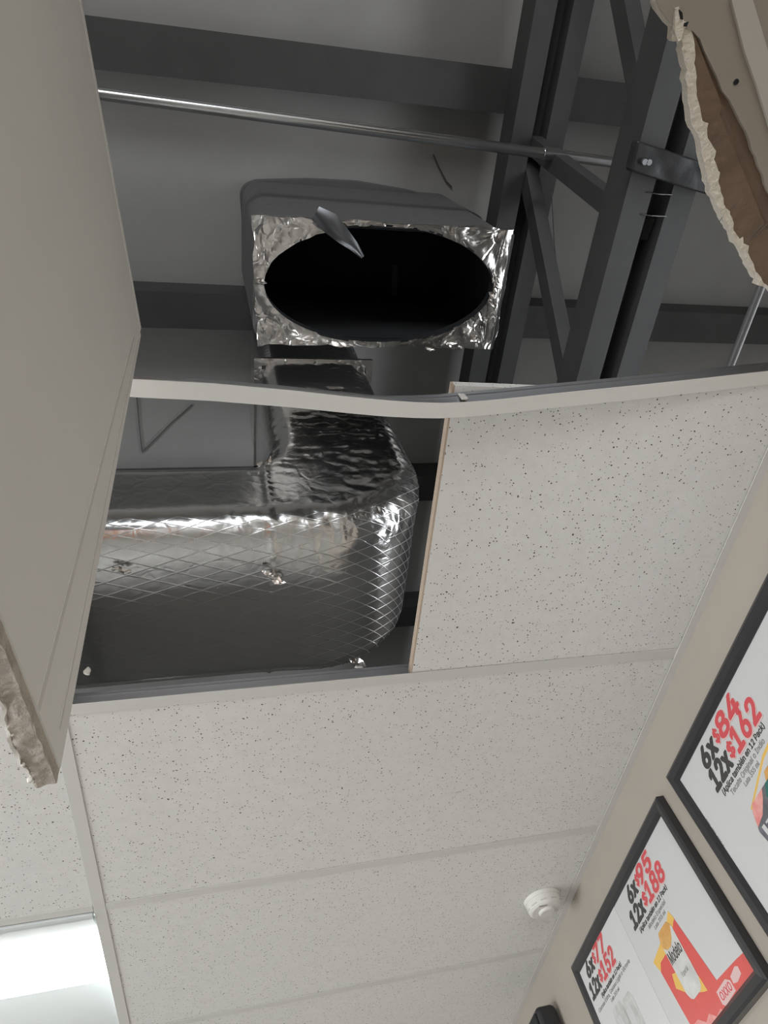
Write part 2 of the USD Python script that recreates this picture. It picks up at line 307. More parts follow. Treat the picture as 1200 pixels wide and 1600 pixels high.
dense = lambda p: [(x, float(np.interp(x, xs, [q[1] for q in p]))) for x in np.linspace(xs[0], xs[-1], 60)]
dl = np.interp(np.linspace(xs[0], xs[-1], 60), xs, lean)
part(ct, 'flange', sweep_tee(dense(cpath), dl * .25, fl), 'grid_white', 30)
part(ct, 'web', sweep_tee(dense(cpath), dl, wb), 'grid_zinc', 30)
e = on_z(724, 622, .893); part(ct, 'end_tab', shaken(refined(rbx(e[0] - .005, e[0] + .005, e[1] - .003, e[1] + .001, .886, .905, .0012), .003), .0015, 120), 'plastic', 40)
st = thing('slid_tile', (.64, .66, .9), 'speckled white ceiling tile pushed aside beside the duct opening, resting on the bent tee', 'ceiling tile')
def tile_block(x0a, x0b, x1, y1, th, drop=0.0):
    """tile lying on the far tee and the wall angle, its near left corner lifted onto the bent tee; x0a, x0b: left edge near and far"""
    xn = np.array([0, .12, .25, .4, .6, .8, 1.0]); V = []
    for u in (drop, th):
        for t in xn:
            for r in np.linspace(0, 1, 6):                     # r = 0 near edge, 1 far edge
                xx = (x0a + (x0b - x0a) * r) * (1 - t) + x1 * t; xe = x0a * (1 - t) + x1 * t
                yn = np.interp(xe, [.354, .46, .56, .7, .92], [.386, .388, .388, .378, .352]); lift = np.interp(xe, [.354, .45, .56, .75, .93], [.031, .029, .020, .006, .0])
                V.append((xx, yn + (y1 - yn) * r, ZC + .002 + lift * (1 - r) + u))
    return sheet_grid(V, 7, 6)
def sheet_grid(V, na, nb):
    N = na * nb; F = []; q = lambda a, b, c, d: F.extend([(a, b, c), (a, c, d)])
    for i in range(na - 1):
        for j in range(nb - 1): a = i * nb + j; q(a, a + 1, a + nb + 1, a + nb); q(N + a, N + a + nb, N + a + nb + 1, N + a + 1)
    for i in range(na - 1): q(i * nb, (i + 1) * nb, (i + 1) * nb + N, i * nb + N); e = nb - 1; q(i * nb + e, i * nb + e + N, (i + 1) * nb + e + N, (i + 1) * nb + e)
    for j in range(nb - 1): q(j, j + N, j + 1 + N, j + 1); e = (na - 1) * nb; q(e + j, e + j + 1, e + j + 1 + N, e + j + N)
    m = trimesh.Trimesh(V, F, process=False); trimesh.repair.fix_normals(m); return m
part(st, 'tile_body', tile_block(.354, .352, .934, .9535, .015), 'tile')
part(st, 'cut_edge', tile_block(.3505, .3485, .3541, .953, .0148, .0002), 'tile_edge', label='rough tan cut edge')

# ---------------------------------------------------------------- roof purlins
plab = ['wide dark steel purlin under the roof at the top of the view, above the conduit', 'dark steel purlin passing behind the foil air box, visible on both sides of it',
        'dark steel purlin short stretch beside the duct elbow, level with its top', 'dark steel purlin short stretch beside the bottom of the duct elbow']
for k, yc in enumerate((.029, .693, 1.353, 2.006)):
    y0, y1 = yc - .056, yc + .056
    cs = [(y0, 2.20), (y1, 2.20), (y1, 2.203), (y0 + .003, 2.203), (y0 + .003, 2.297), (y1, 2.297), (y1, 2.30), (y0, 2.30)]
    m = trimesh.creation.extrude_polygon(sg.Polygon(cs), 7.2, engine='earcut'); v = m.vertices.copy(); m.vertices = np.stack([v[:, 2] - 4.1, v[:, 0], v[:, 1]], 1)
    single('roof_purlin', m, 'steel', plab[k], 'purlin', 'roof purlins')

# ---------------------------------------------------------------- truss
tr = thing('roof_truss', (.94, .3, 1.43), 'dark grey steel roof truss of paired chords and slanting bars above the wall', 'truss')
YT0, YT1 = -2.6, 4.6
for z0 in (1.43, 2.10):
    for x0, x1 in ((.858, .918), (.963, 1.02)):
        part(tr, 'chord', bx(x0, x1, YT0, YT1, z0, z0 + .09), 'steel')
for (ya, za), (yb, zb) in (((.205, 2.15), (.745, 1.50)), ((-.50, 2.12), (.09, 1.51)), ((.150, 2.13), (.245, 1.46)), ((1.28, 2.15), (.80, 1.48)), ((1.34, 2.15), (1.86, 1.48)), ((-.56, 2.12), (-1.15, 1.50))):
    part(tr, 'web_bar', [bar((.94, ya, za), (.94, yb, zb), .040, .046, (1, 0, 0))], 'steel')
part(tr, 'spacer_plate', bx(.9185, .9625, YT0, YT1, 2.150, 2.185), 'steel'); part(tr, 'spacer_plate', bx(.9185, .9625, YT0, YT1, 1.492, 1.515), 'steel')
sp = part(tr, 'splice_strap', shaken(refined(rbx(.838, 1.045, -.027, .027, 1.405, 1.4285, .005), .012), .0025, 30), 'strap', 40, label='black strap bound across the lower chord')
v = None
stp = stage.GetPrimAtPath(sp); UsdGeom.Xformable(stp).AddTransformOp().Set(Gf.Matrix4d().SetIdentity())
def strap_fix():
    p = UsdGeom.Mesh(stp); pts = np.array(p.GetPointsAttr().Get()) + LOC[tr]
    pts[:, 1] += .118 + (pts[:, 0] - .94) * .16; p.GetPointsAttr().Set([Gf.Vec3f(*map(float, q)) for q in pts - LOC[tr]])
strap_fix()
for bxx in (.862, .872): part(sp, 'bolt', tube((bxx, .110, 1.398), (bxx, .110, 1.409), .006, 8), 'grid_zinc')
for yy in (.168, .211): part(tr, 'tie_wire', wire([(.905, yy, 1.4285), (.93, yy + .001, 1.427), (.966, yy, 1.4285)], .0012), 'emt')

# ---------------------------------------------------------------- conduits, wires
cd = thing('electrical_conduit', (.3, .14, 1.95), 'long thin steel conduit running under the top purlin and through the truss', 'conduit')
def c_at(x): return (x, .129 + x * .030, 1.95)
part(cd, 'pipe', tube(c_at(-1.7), c_at(2.4), .0135, 20), 'emt', 40)
for x in (.915, 1.16): part(cd, 'coupling', tube(c_at(x - .022), c_at(x + .022), .0165, 20), 'emt', 40)
c2 = thing('thin_conduit', (1.112, .5, 1.25), 'slim grey conduit emerging from under the torn drywall beside the truss', 'conduit')
part(c2, 'pipe', tube((1.115, -.5, 1.25), (1.109, .95, 1.25), .0085, 16), 'zinc_dull', 40); part(c2, 'coupling', tube((1.112, .70, 1.25), (1.112, .745, 1.25), .0105, 16), 'zinc_dull', 40)
def deck_pt(px, py): return tuple(on_z(px, py, 2.296))
single('hanger_wire', wire([deck_pt(212, 600), deck_pt(217, 660), deck_pt(222, 706), deck_pt(243, 685), deck_pt(268, 660), deck_pt(300, 632)], .0018), 'wire', 'thin dark wire bent in a V against the roof above the duct', 'wire')
single('hanger_wire', wire([deck_pt(677, 242), deck_pt(686, 262), deck_pt(697, 283), deck_pt(706, 292)], .0022), 'wire', 'short dark wire hanging from the roof above the air box', 'wire')
single('hanger_wire', wire([tuple(on_z(862, 300, 2.05)), tuple(on_z(866, 380, 2.02)), tuple(on_z(872, 438, 2.0))], .0014), 'wire', 'fine dark wire dangling between the truss bars', 'wire')

# ---------------------------------------------------------------- foil duct: runs from the left, turns up in an elbow
def duct_profile():
    arc = [(.205 + .235 * math.sin(t), 1.285 - .235 * math.cos(t)) for t in np.linspace(0, math.pi / 2, 14)]
    return sg.Polygon([(-1.6, 1.05), (.205, 1.05)] + arc[1:] + [(.437, 1.6), (.445, 2.25), (.135, 2.25), (.125, 1.40), (.115, 1.34), (.08, 1.30), (-1.6, 1.30)])
pr = duct_profile(); gx, gz = np.arange(-1.7, .56, .01), np.arange(.95, 2.36, .01)
GX, GZ = np.meshgrid(gx, gz, indexing='ij'); pts = shapely.points(GX.ravel(), GZ.ravel())
D2 = (shapely.distance(pr.exterior, pts) * np.where(shapely.contains(pr, pts), -1, 1)).reshape(GX.shape).tolist()
YC, HY, RR = .915, .205, .062
def sdf(x, y, z):
    i = (x + 1.7) / .01; j = (z - .95) / .01; a = min(max(int(i), 0), len(gx) - 2); b = min(max(int(j), 0), len(gz) - 2); u = min(max(i - a, 0), 1); w = min(max(j - b, 0), 1)
    d = (D2[a][b] * (1 - w) + D2[a][b + 1] * w) * (1 - u) + (D2[a + 1][b] * (1 - w) + D2[a + 1][b + 1] * w) * u
    p = d + RR; q = abs(y - YC) - HY + RR
    return -(min(max(p, q), 0.0) + math.hypot(max(p, 0), max(q, 0)) - RR)
duct = m3.Manifold.level_set(sdf, (-1.25, .66, .98, .52, 1.18, 2.19), .022).refine(2)
v, f = to_vf(duct); v = np.array(v)
tm = trimesh.Trimesh(v, f, process=True); tm = trimesh.smoothing.filter_taubin(tm, iterations=6); v, f, n = np.array(tm.vertices), np.array(tm.faces), np.array(tm.vertex_normals)
def ridged(p, seed): return 1 - abs(2 * meshkit.fbm(p, 3, seed) - 1)
bulge = meshkit.fbm(v * [3, 3, 3], 3, 4) - .5
w_seam = np.exp(-((v[:, 0] - .12) / .05) ** 2) * np.exp(-((v[:, 2] - 1.33) / .10) ** 2)                      # gathered foil where riser meets run
w_edge = np.exp(-((v[:, 1] - .735) / .05) ** 2) * np.exp(-((v[:, 2] - 1.085) / .05) ** 2) * np.clip((v[:, 0] + .1) / .2, .12, 1)   # puckered near lower edge
w_heel = np.exp(-((v[:, 1] - .735) / .06) ** 2) * np.clip((v[:, 0] - .2) / .1, 0, 1)
w_neck = np.exp(-((v[:, 2] - 1.46) / .13) ** 2)
w_far = np.exp(-((v[:, 1] - 1.1) / .05) ** 2) * np.clip((v[:, 0] - .15) / .1, 0, 1)
disp = bulge * .012 + .009 * w_seam * (ridged(v * [30, 30, 60], 1) - .6) + .011 * w_edge * (ridged(v * [55, 22, 22], 2) - .6) + .007 * w_heel * (ridged(v * [40, 30, 40], 3) - .6) + .0035 * w_neck * (ridged(v * [14, 14, 55], 5) - .6) + .008 * w_far * (ridged(v * [40, 40, 30], 6) - .6)
disp += .0035 * np.exp(-((v[:, 0] - .105) / .004) ** 2) * (v[:, 2] < 1.30)                                     # the taped joint
v2 = v + n * disp[:, None]
dt = thing('air_duct', (0, .915, 1.05), 'silver foil wrapped air duct coming from the left and turning up in a rounded elbow', 'duct')
part(dt, 'duct_wrap', trimesh.Trimesh(v2, f, process=False), 'foil', True)
part(dt, 'strap_band', slab(sg.box(.128, .706, .452, 1.124).buffer(.004).difference(sg.box(.145, .722, .436, 1.108)), 1.838, 1.848), 'foil_face', label='thin foil band round the riser')
m = np.array(to_tm(rbx(.0, .05, -.01, .01, 0, .004, .0015)).vertices)
def foil_flake(parent, name, px, py, z, size, ang, seed, mat_='foil_face'):
    g = np.random.default_rng(seed); c = on_z(px, py, z)
    gxx, gyy = np.meshgrid(np.linspace(-1, 1, 7), np.linspace(-1, 1, 4), indexing='ij')
    V = np.stack([gxx * size, gyy * size * .38 * (1 - .6 * np.abs(gxx)), g.normal(0, size * .14, gxx.shape) - size * .25 * (1 - gxx ** 2)], -1).reshape(-1, 3)
    F = [(i * 4 + j, i * 4 + j + 1, i * 4 + j + 4) for i in range(6) for j in range(3)] + [(i * 4 + j + 1, i * 4 + j + 5, i * 4 + j + 4) for i in range(6) for j in range(3)]
    V2 = V + [0, 0, .0008]; nV = len(V); F = F + [(a + nV, c_ + nV, b + nV) for a, b, c_ in F]
    m = trimesh.Trimesh(np.vstack([V, V2]), F, process=False); m.apply_transform(trimesh.transformations.rotation_matrix(ang, [0, 0, 1])); m.apply_translation(c)
    return part(parent, name, m, mat_)
for i, (px, py, z, s, a) in enumerate(((405, 728, 1.285, .030, -.5), (415, 738, 1.27, .022, -.3), (432, 905, 1.04, .020, .6), (420, 895, 1.038, .014, .3), (560, 1035, 1.075, .034, .9), (190, 890, 1.04, .016, .3), (585, 790, 1.16, .022, .7))):
    foil_flake(dt, 'loose_foil', px, py, z, s, a, 20 + i)

# ---------------------------------------------------------------- air box with the oval opening
ZB = 1.76
ab = thing('air_box', (.45, .48, ZB), 'foil faced rectangular air box under the roof with a large dark oval opening', 'air box')
corners = [on_z(*p, ZB)[:2] for p in ((393, 338), (808, 360), (772, 548), (402, 540))]
outer = poly(corners); x0, y0, x1, y1 = outer.bounds
el = affinity.scale(sg.Point(0, 0).buffer(1, 48), .299, .146); el = affinity.translate(affinity.rotate(el, -1.0), .442, .4765)
edge = jagged([tuple(c) for c in corners] + [tuple(corners[0])], .03, .0025, 5); outer_r = poly(edge)
face = refined(slab(outer_r.difference(el), ZB, ZB + .008), .011)
fv, ff = to_vf(face); fv = np.array(fv); rd = ridged(fv * [16, 16, 5], 11) * .012 + (meshkit.fbm(fv * 45, 3, 12) - .5) * .012
inner = np.clip(shapely.distance(el, shapely.points(fv[:, 0], fv[:, 1])) / .03, .35, 1)
fv[:, 2] += rd * inner; fv[:, :2] += (meshkit.fbm(fv * 60, 2, 13) - .5)[:, None] * .004
part(ab, 'foil_face', trimesh.Trimesh(fv, ff, process=False), 'foil_face', 25)
rr = sg.box(x0 + .004, y0 + .004, x1 - .006, y1 - .004).buffer(-.05).buffer(.05)
part(ab, 'wrap_body', slab(rr.difference(rr.buffer(-.012)), ZB + .012, 2.297), 'wrap', 30)
cl = [on_z(*p, 2.285)[:2] for p in ((374, 290), (400, 281), (480, 279), (560, 283), (640, 297), (715, 320), (757, 340))]
flp = poly([tuple(c) for c in cl] + [(.83, .66), (.10, .66), tuple(on_z(385, 450, 2.285)[:2])]).buffer(-.04).buffer(.04, 12)
part(ab, 'roof_flange', slab(flp.difference(rr.buffer(-.012)), 2.262, 2.298), 'wrap', 30)
il = el.buffer(.004)
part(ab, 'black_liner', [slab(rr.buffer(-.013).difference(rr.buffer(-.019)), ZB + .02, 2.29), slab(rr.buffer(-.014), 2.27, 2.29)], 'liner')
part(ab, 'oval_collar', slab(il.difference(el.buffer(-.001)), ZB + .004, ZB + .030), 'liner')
c = on_z(615, 440, 2.1); part(ab, 'damper_arm', bar((c[0], c[1] - .05, 2.1), (c[0] + .005, c[1] + .04, 2.1), .016, .006, (1, 0, 0)), 'black_plastic')
# torn flap hanging in the opening
fp = [on_z(493, 333, 1.752), on_z(515, 348, 1.73), on_z(535, 368, 1.72), on_z(553, 385, 1.72), on_z(567, 402, 1.725)]
V = []; W = [.017, .024, .019, .012, .005]
for i, (p, w) in enumerate(zip(fp, W)):
    d = fp[min(i + 1, 4)] - fp[max(i - 1, 0)]; q = np.cross(d, p); q /= np.linalg.norm(q); o = p / np.linalg.norm(p)
    for k in range(5): t = k / 4 * 2 - 1; V.append(p + q * w * t + o * .010 * (t * t) * (1 if k < 3 else .4))
F = []
for i in range(4):
    for k in range(4): a = i * 5 + k; F += [(a, a + 1, a + 5), (a + 1, a + 6, a + 5)]
V = np.array(V); nV = len(V); F += [(a + nV, c_ + nV, b + nV) for a, b, c_ in list(F)]
part(ab, 'torn_flap', trimesh.Trimesh(np.vstack([V, V + [0, 0, .001]]), F, process=False), 'flap', 40, label='torn strip of foil hanging across the oval')
e0, e1 = on_z(802, 366, ZB - .006), on_z(768, 545, ZB - .006); part(ab, 'edge_trim', bar(e0, e1, .006, .006, (1, 0, 0)), 'emt')
for i, (px, py, s, a) in enumerate(((775, 445, .022, 1.3), (770, 470, .026, 1.1), (772, 495, .018, 1.5), (740, 530, .024, .3), (710, 540, .026, .35), (672, 545, .014, .2), (408, 440, .014, .2))):
    foil_flake(ab, 'loose_foil', px, py, ZB - .004, s, a, 40 + i)

# ---------------------------------------------------------------- torn drywall, upper right
td = thing('torn_drywall', (.8, 0, .845), 'torn beige drywall board at the upper right with brown paper and crumbled white edge', 'drywall')
H = .845
outl = [(1025, 0), (1033, 20), (1053, 40), (1053, 60), (1056, 63), (1061, 62), (1065, 48), (1068, 80), (1072, 110), (1076, 150), (1080, 190), (1092, 215), (1098, 240), (1102, 260), (1112, 300), (1125, 330), (1140, 360), (1150, 380), (1157, 383), (1165, 405), (1180, 430), (1187, 445), (1195, 450), (1200, 448)]
inl = [(1080, 46), (1084, 62), (1085, 85), (1087, 110), (1088, 150), (1096, 180), (1107, 203), (1105, 215), (1112, 225), (1119, 236), (1117, 248), (1126, 272), (1124, 282), (1130, 300), (1129, 312), (1138, 330), (1147, 349), (1145, 362), (1155, 374), (1160, 371), (1163, 380), (1170, 386), (1171, 400), (1180, 420), (1190, 440), (1199, 446)]
brl = [(1082, 48), (1100, 80), (1122, 120), (1140, 157), (1165, 205), (1180, 245), (1200, 300)]
P2 = lambda L, z=H: [tuple(on_z(*p, z)[:2]) for p in L]
OUT = jagged(P2(outl), .006, .0009, 1); INL = jagged(P2(inl), .006, .0012, 2); BR = jagged(P2(brl), .012, .0008, 3)
tail_o = [(.80, .228), (.86, .25), (.938, .27)]; tail_b = [(.76, .118), (.85, .16), (.938, .20)]
start = [(.46, -.30), (.40, -.60)]
board = poly(start[::-1] + OUT[:6] + [BR[0]] + BR[1:] + tail_b + [(.938, -.60)])
paper = poly(INL + tail_o[:] + tail_b[::-1] + BR[::-1])
gyp = poly(OUT + tail_o + tail_o[::-1] + INL[::-1]).buffer(.0003)
part(td, 'board', slab(board, H, H + .0132), 'beige_board')
fold = P2([(1086, 52), (1106, 105), (1124, 150), (1130, 168), (1126, 178), (1140, 215), (1158, 255), (1178, 305), (1200, 360)])
deep = poly(BR + tail_b[:1] + fold[::-1]); lay = paper.difference(deep.buffer(.0001))
bk = refined(slab(lay, H + .0014, H + .0130), .006); part(td, 'torn_paper', shaken(bk, .0012, 45, 3, (.2, .2, 1)), 'kraft', 40, label='brown paper layer bared where the face tore off')
bk = refined(slab(deep, H + .0048, H + .0130), .006); part(td, 'torn_paper', shaken(bk, .0012, 45, 8, (.2, .2, 1)), 'kraft', 40)
for L in ([(1124, 348), (1136, 330), (1152, 318)], [(1180, 372), (1190, 360), (1200, 350)], [(1166, 385), (1176, 368), (1192, 352)], [(1108, 232), (1119, 227), (1128, 222)]):
    part(td, 'crack', wire([(*q, H + .0013) for q in P2(L)], .0004, 5), 'wire')
gm = refined(slab(gyp, H + .0008, H + .0128), .006); part(td, 'gypsum_edge', shaken(gm, .0009, 160, 6), 'gypsum_pale', 30, label='crumbled white gypsum edge')
chip = poly(P2([(1053, 13), (1059, 11), (1062, 24), (1066, 33), (1073, 36), (1072, 42), (1066, 46), (1062, 62), (1057, 64), (1052, 52)])); part(td, 'gypsum_chip', shaken(refined(slab(chip, H - .003, H + .004), .004), .0012, 150, 9), 'gypsum_pale', 30)
for q in ([(1058, 15), (1063, 20), (1064, 31), (1060, 30)], [(1066, 36), (1073, 34), (1070, 42), (1065, 41)]): part(td, 'crack', slab(poly(P2(q)), H - .0042, H - .0028), 'liner')
bead = poly(P2([(1138, -6), (1150, 40), (1160, 80), (1178, 130), (1200, 200)]) + [(.70, .03), (.76, .06), (.76, .03), (.70, .0)] + P2([(1200, 92), (1188, 50), (1171, -6)])); part(td, 'corner_bead', slab(bead, H - .004, H + .001), 'bead', label='paler strip along the board')
sc = on_z(1150, 128, H); part(td, 'screw_hole', shaken(slab(sg.Point(sc[0], sc[1]).buffer(.0032, 8), H - .0007, H + .0006), .0006, 300), 'liner')

# ---------------------------------------------------------------- hanging drywall, left
hd = thing('hanging_drywall', (far_end[0], far_end[1] - .3, .24), 'large pale grey drywall sheet hanging upright at the left with broken lower edge', 'drywall')
def sheet_box(s0, s1, t0, t1, z0, z1):
    q = [along(s0) + pn * t0, along(s1) + pn * t0, along(s1) + pn * t1, along(s0) + pn * t1]; return slab(poly(q), z0, z1)
body = sheet_box(-1.0, 0.004, 0.0006, .0115, .2455, .8712)
part(hd, 'board', body, 'paint')
for q0, q1, fine in ((-1.0, -.17, .02), (-.17, .006, .0017)):
    core = refined(sheet_box(q0, q1, .0016, .0118, .238, .249), fine)
    cv, cf = to_vf(core); cv = np.array(cv); low = np.clip((.249 - cv[:, 2]) / .008, 0, 1)
    tt = (cv[:, :2] - b_) @ pn; outer_w = np.clip((tt - .002) / .008, 0, 1)
    nz = np.stack([meshkit.fbm(cv * 150 + 9 * k, 4, 50 + k) - .5 for k in range(3)], 1); big = meshkit.fbm(np.stack([cv[:, 1] * 60, cv[:, 0] * 0, cv[:, 0] * 0], 1), 3, 77) - .5
    cv += nz * (.0064 * low)[:, None] * (.3 + outer_w)[:, None]; cv[:, :2] += pn * (big * .010 * outer_w)[:, None]
    part(hd, 'gypsum_core', trimesh.Trimesh(cv, cf, process=False), 'gypsum', 35, label='broken gypsum core along the lower edge')
    rim = refined(sheet_box(q0, q1 - .002, .0112, .0126, .2375, .262), max(fine, .002)); rv, rf = to_vf(rim); rv = np.array(rv)
    big = meshkit.fbm(np.stack([rv[:, 1] * 60, rv[:, 0] * 0, rv[:, 0] * 0], 1), 3, 77) - .5; rv[:, :2] += pn * (big * .010)[:, None]
    part(hd, 'torn_paper', shaken(trimesh.Trimesh(rv, rf, process=False), .0022, 140, 31), 'paper_scrap', 30, label='ragged pale paper along the broken edge')
g = np.random.default_rng(3)
for k in range(9):
    q = along(-.15 + .15 * k / 8 + g.normal(0, .004)) + pn * (.0115 + g.normal(0, .0012)); r0 = g.uniform(.0008, .0018); part(hd, 'crumb', shaken(trimesh.creation.icosphere(2, r0).apply_translation((q[0], q[1], .2375)), .0004, 700), 'paper_scrap', 40)
def vstrip(top, bot, w, name, mat_):
    (sa, za), (sb, zb) = top, bot
    A, B = along(sa), along(sb); part(hd, name, trimesh.convex.convex_hull(np.array([[*(P + pdir * dw + pn * t), z] for P, z in ((A, za), (B, zb)) for dw in (-w / 2, w / 2) for t in (.0008, .0002)])), mat_)
vstrip((-.018, .81), (-.039, .246), .004, 'joint_seam', 'tape'); vstrip((-.004, .84), (-.008, .26), .0025, 'joint_seam', 'tape')
cz = on_z(137, 1048, .31); part(hd, 'crumb', shaken(refined(rbx(cz[0] - .0016, cz[0] + .0014, cz[1] - .0016, cz[1] + .0016, .3075, .3125, .0012), .0012), .0012, 500), 'paper_scrap', 40)

# ---------------------------------------------------------------- ceiling light
lt = thing('ceiling_light', (-.87, 1.872, ZC), 'bright white recessed ceiling light at the lower left corner', 'ceiling light')
LX0, LX1 = -1.464, -.2785
def yz_prism(pts, x0, x1):
    m = trimesh.creation.extrude_polygon(sg.Polygon(pts), x1 - x0, engine='earcut'); v = m.vertices.copy(); m.vertices = np.stack([v[:, 2] + x0, v[:, 0], v[:, 1]], 1); return m
part(lt, 'reflector_wing', yz_prism([(1.585, ZC - .003), (1.60, ZC - .004), (1.70, .906), (1.80, .944), (1.80, .950), (1.70, .912), (1.585, .888)], LX0, LX1), 'fixture', 40)
part(lt, 'reflector_wing', yz_prism([(1.985, .930), (2.06, .902), (2.145, ZC - .004), (2.16, ZC - .003), (2.16, .888), (2.07, .912), (1.985, .938)], LX0, LX1 + .008), 'fixture', 40)
arc = [(1.9 + .1 * math.cos(t), .942 - .010 * math.sin(t)) for t in np.linspace(math.pi, 0, 10)]
part(lt, 'lit_lens', yz_prism([(1.80, .952)] + arc + [(2.0, .952)], LX0 + .004, LX1 - .004), 'lens')
part(lt, 'housing', [bx(LX0 - .002, LX1 + .010, 1.584, 1.590, .883, .99), bx(LX0 - .002, LX1 + .010, 2.155, 2.161, .883, .99), bx(LX0 - .002, LX1 + .010, 1.584, 2.161, .985, .99), bx(LX0 - .004, LX0, 1.584, 2.161, .880, .99), bx(LX1 + .008, LX1 + .012, 1.584, 2.161, .8835, .99)], 'fixture')
lt2 = thing('ceiling_light', (-.87, 3.702, ZC), 'second recessed ceiling light further along the shop ceiling', 'ceiling light')
part(lt2, 'lit_lens', bx(LX0, LX1, 3.42, 3.99, .886, .893), 'lens'); part(lt2, 'housing', [bx(LX0, LX1, 3.41, 3.42, .8835, .95), bx(LX0, LX1, 3.99, 4.0, .8835, .95), bx(LX0, LX1, 3.41, 4.0, .945, .95)], 'fixture')

lt3 = thing('ceiling_light', (-.87, -4.0, ZC), 'recessed ceiling light near the shop window behind the camera', 'ceiling light')
part(lt3, 'lit_lens', bx(LX0 - .6, LX1 + .4, -4.3, -3.7, .862, .868), 'lens'); part(lt3, 'housing', bx(LX0 - .62, LX1 + .42, -4.32, -3.68, .868, .8712), 'fixture')

# ---------------------------------------------------------------- smoke detector
sx, sy = .838, 1.868
sd = thing('smoke_detector', (sx, sy, ZC), 'round white smoke detector on the ceiling near the poster wall', 'smoke detector')
def lathe(prof, n=48):
    m = trimesh.creation.revolve(np.array(prof), sections=n); m.apply_translation((sx, sy, 0)); return m
zt = ZC + .0016
part(sd, 'base', lathe([(0, zt), (.051, zt), (.051, zt - .006), (.049, zt - .009), (0, zt - .009)]), 'plastic', 35)
part(sd, 'cover', lathe([(0, zt - .0085), (.0475, zt - .0085), (.0485, zt - .020), (.0470, zt - .029), (.043, zt - .033), (.039, zt - .035), (0, zt - .0355)]), 'plastic', 35)
part(sd, 'sensor_cap', lathe([(0, zt - .035), (.023, zt - .035), (.022, zt - .039), (.019, zt - .0415), (0, zt - .042)]), 'plastic', 35)
for k in range(10):
    a = 2 * math.pi * k / 10
    part(sd, 'vent_slot', bar((sx + .0485 * math.cos(a - .17), sy + .0485 * math.sin(a - .17), zt - .0245), (sx + .0485 * math.cos(a + .17), sy + .0485 * math.sin(a + .17), zt - .0245), .0014, .003, (math.cos(a), math.sin(a), 0)), 'slot')
part(sd, 'logo_bar', bx(sx - .030, sx - .006, sy - .034, sy - .031, zt - .0362, zt - .0350), 'plastic_dark')

# ---------------------------------------------------------------- posters
def wtext(s_, height, bold, shear=0.0, fat=0.0, th=.0004):
    """lettering as a thin solid; fat widens the strokes by that part of the height"""
    m = meshkit.text_mesh(s_, height, .001, bold)
    if fat:
        n = m.face_normals[:, 2] > .9; p = shapely.union_all([sg.Polygon(m.vertices[f_][:, :2]) for f_ in m.faces[n]]).buffer(fat * height, 3).simplify(height * .008)
        m = slab(p, 0, th)
    v = np.array(m.vertices); v[:, 2] *= th / v[:, 2].max(); v[:, 0] += v[:, 1] * shear
    return trimesh.Trimesh(v, m.faces, process=False)
def to_wall(m, y, z, X, length=None, grow=0.0):
    """lettering that reads along -y on the wall, its lower left corner at (y, z)"""
    v = np.array(m.vertices); v[:, 0] -= v[:, 0].min()
    if length: v[:, 0] *= length / v[:, 0].max()
    return trimesh.Trimesh(np.stack([X - v[:, 2], y - v[:, 0], z + v[:, 1]], 1), m.faces, process=False)
def wpoly(pts, X, th=.0004):
    """flat printed shape; pts in (y, z)"""
    p = poly([(-a, b) for a, b in pts]); out = []
    for g in getattr(p, 'geoms', [p]):
        m = trimesh.creation.extrude_polygon(g, th, engine='earcut'); v = m.vertices; out.append(trimesh.Trimesh(np.stack([X - v[:, 2], -v[:, 0], v[:, 1]], 1), m.faces, process=False))
    return trimesh.util.concatenate(out)
def w(L, X): return [tuple(on_x(*p, X)[1:]) for p in L]
PX = .9285                                   # face of the paper
def poster(name, yl, yr, label):
    """yl: left side as read (larger y), yr: right side"""
    t = thing(name, (WX, (yl + yr) / 2, .403), label, 'poster frame')
    zt_, zb_, r = .773, .403, .028
    prof = [(0, 0), (.0, .018), (.006, .021), (.020, .0195), (r - .004, .0165), (r, .0135), (r, 0)]      # across the rail from its outer edge, out from the wall
    def rail(a, b, inward):
        a, b, n = np.array(a, float), np.array(b, float), np.array(inward, float); d = (b - a) / np.linalg.norm(b - a); V = []
        for P, s in ((a, 1), (b, -1)):
            for o, h in prof: q = P + n * o + d * s * o; V.append((WX - h, q[0], q[1]))
        n_ = len(prof); F = [(k, (k + 1) % n_, k + n_) for k in range(n_)] + [((k + 1) % n_, (k + 1) % n_ + n_, k + n_) for k in range(n_)] + [(0, k + 1, k) for k in range(1, n_ - 1)] + [(n_, n_ + k, n_ + k + 1) for k in range(1, n_ - 1)]
        m = trimesh.Trimesh(V, F, process=False); trimesh.repair.fix_normals(m); return m
    C = [(yl, zt_), (yr, zt_), (yr, zb_), (yl, zb_)]; N = [(0, -1), (1, 0), (0, 1), (-1, 0)]
    for k in range(4): part(t, 'frame_rail', rail(C[k], C[(k + 1) % 4], N[k]), 'frame', 20)
    part(t, 'backing', bx(PX + .0008, WX, yr + .02, yl - .02, zb_ + .02, zt_ - .02), 'black_plastic')
    return t
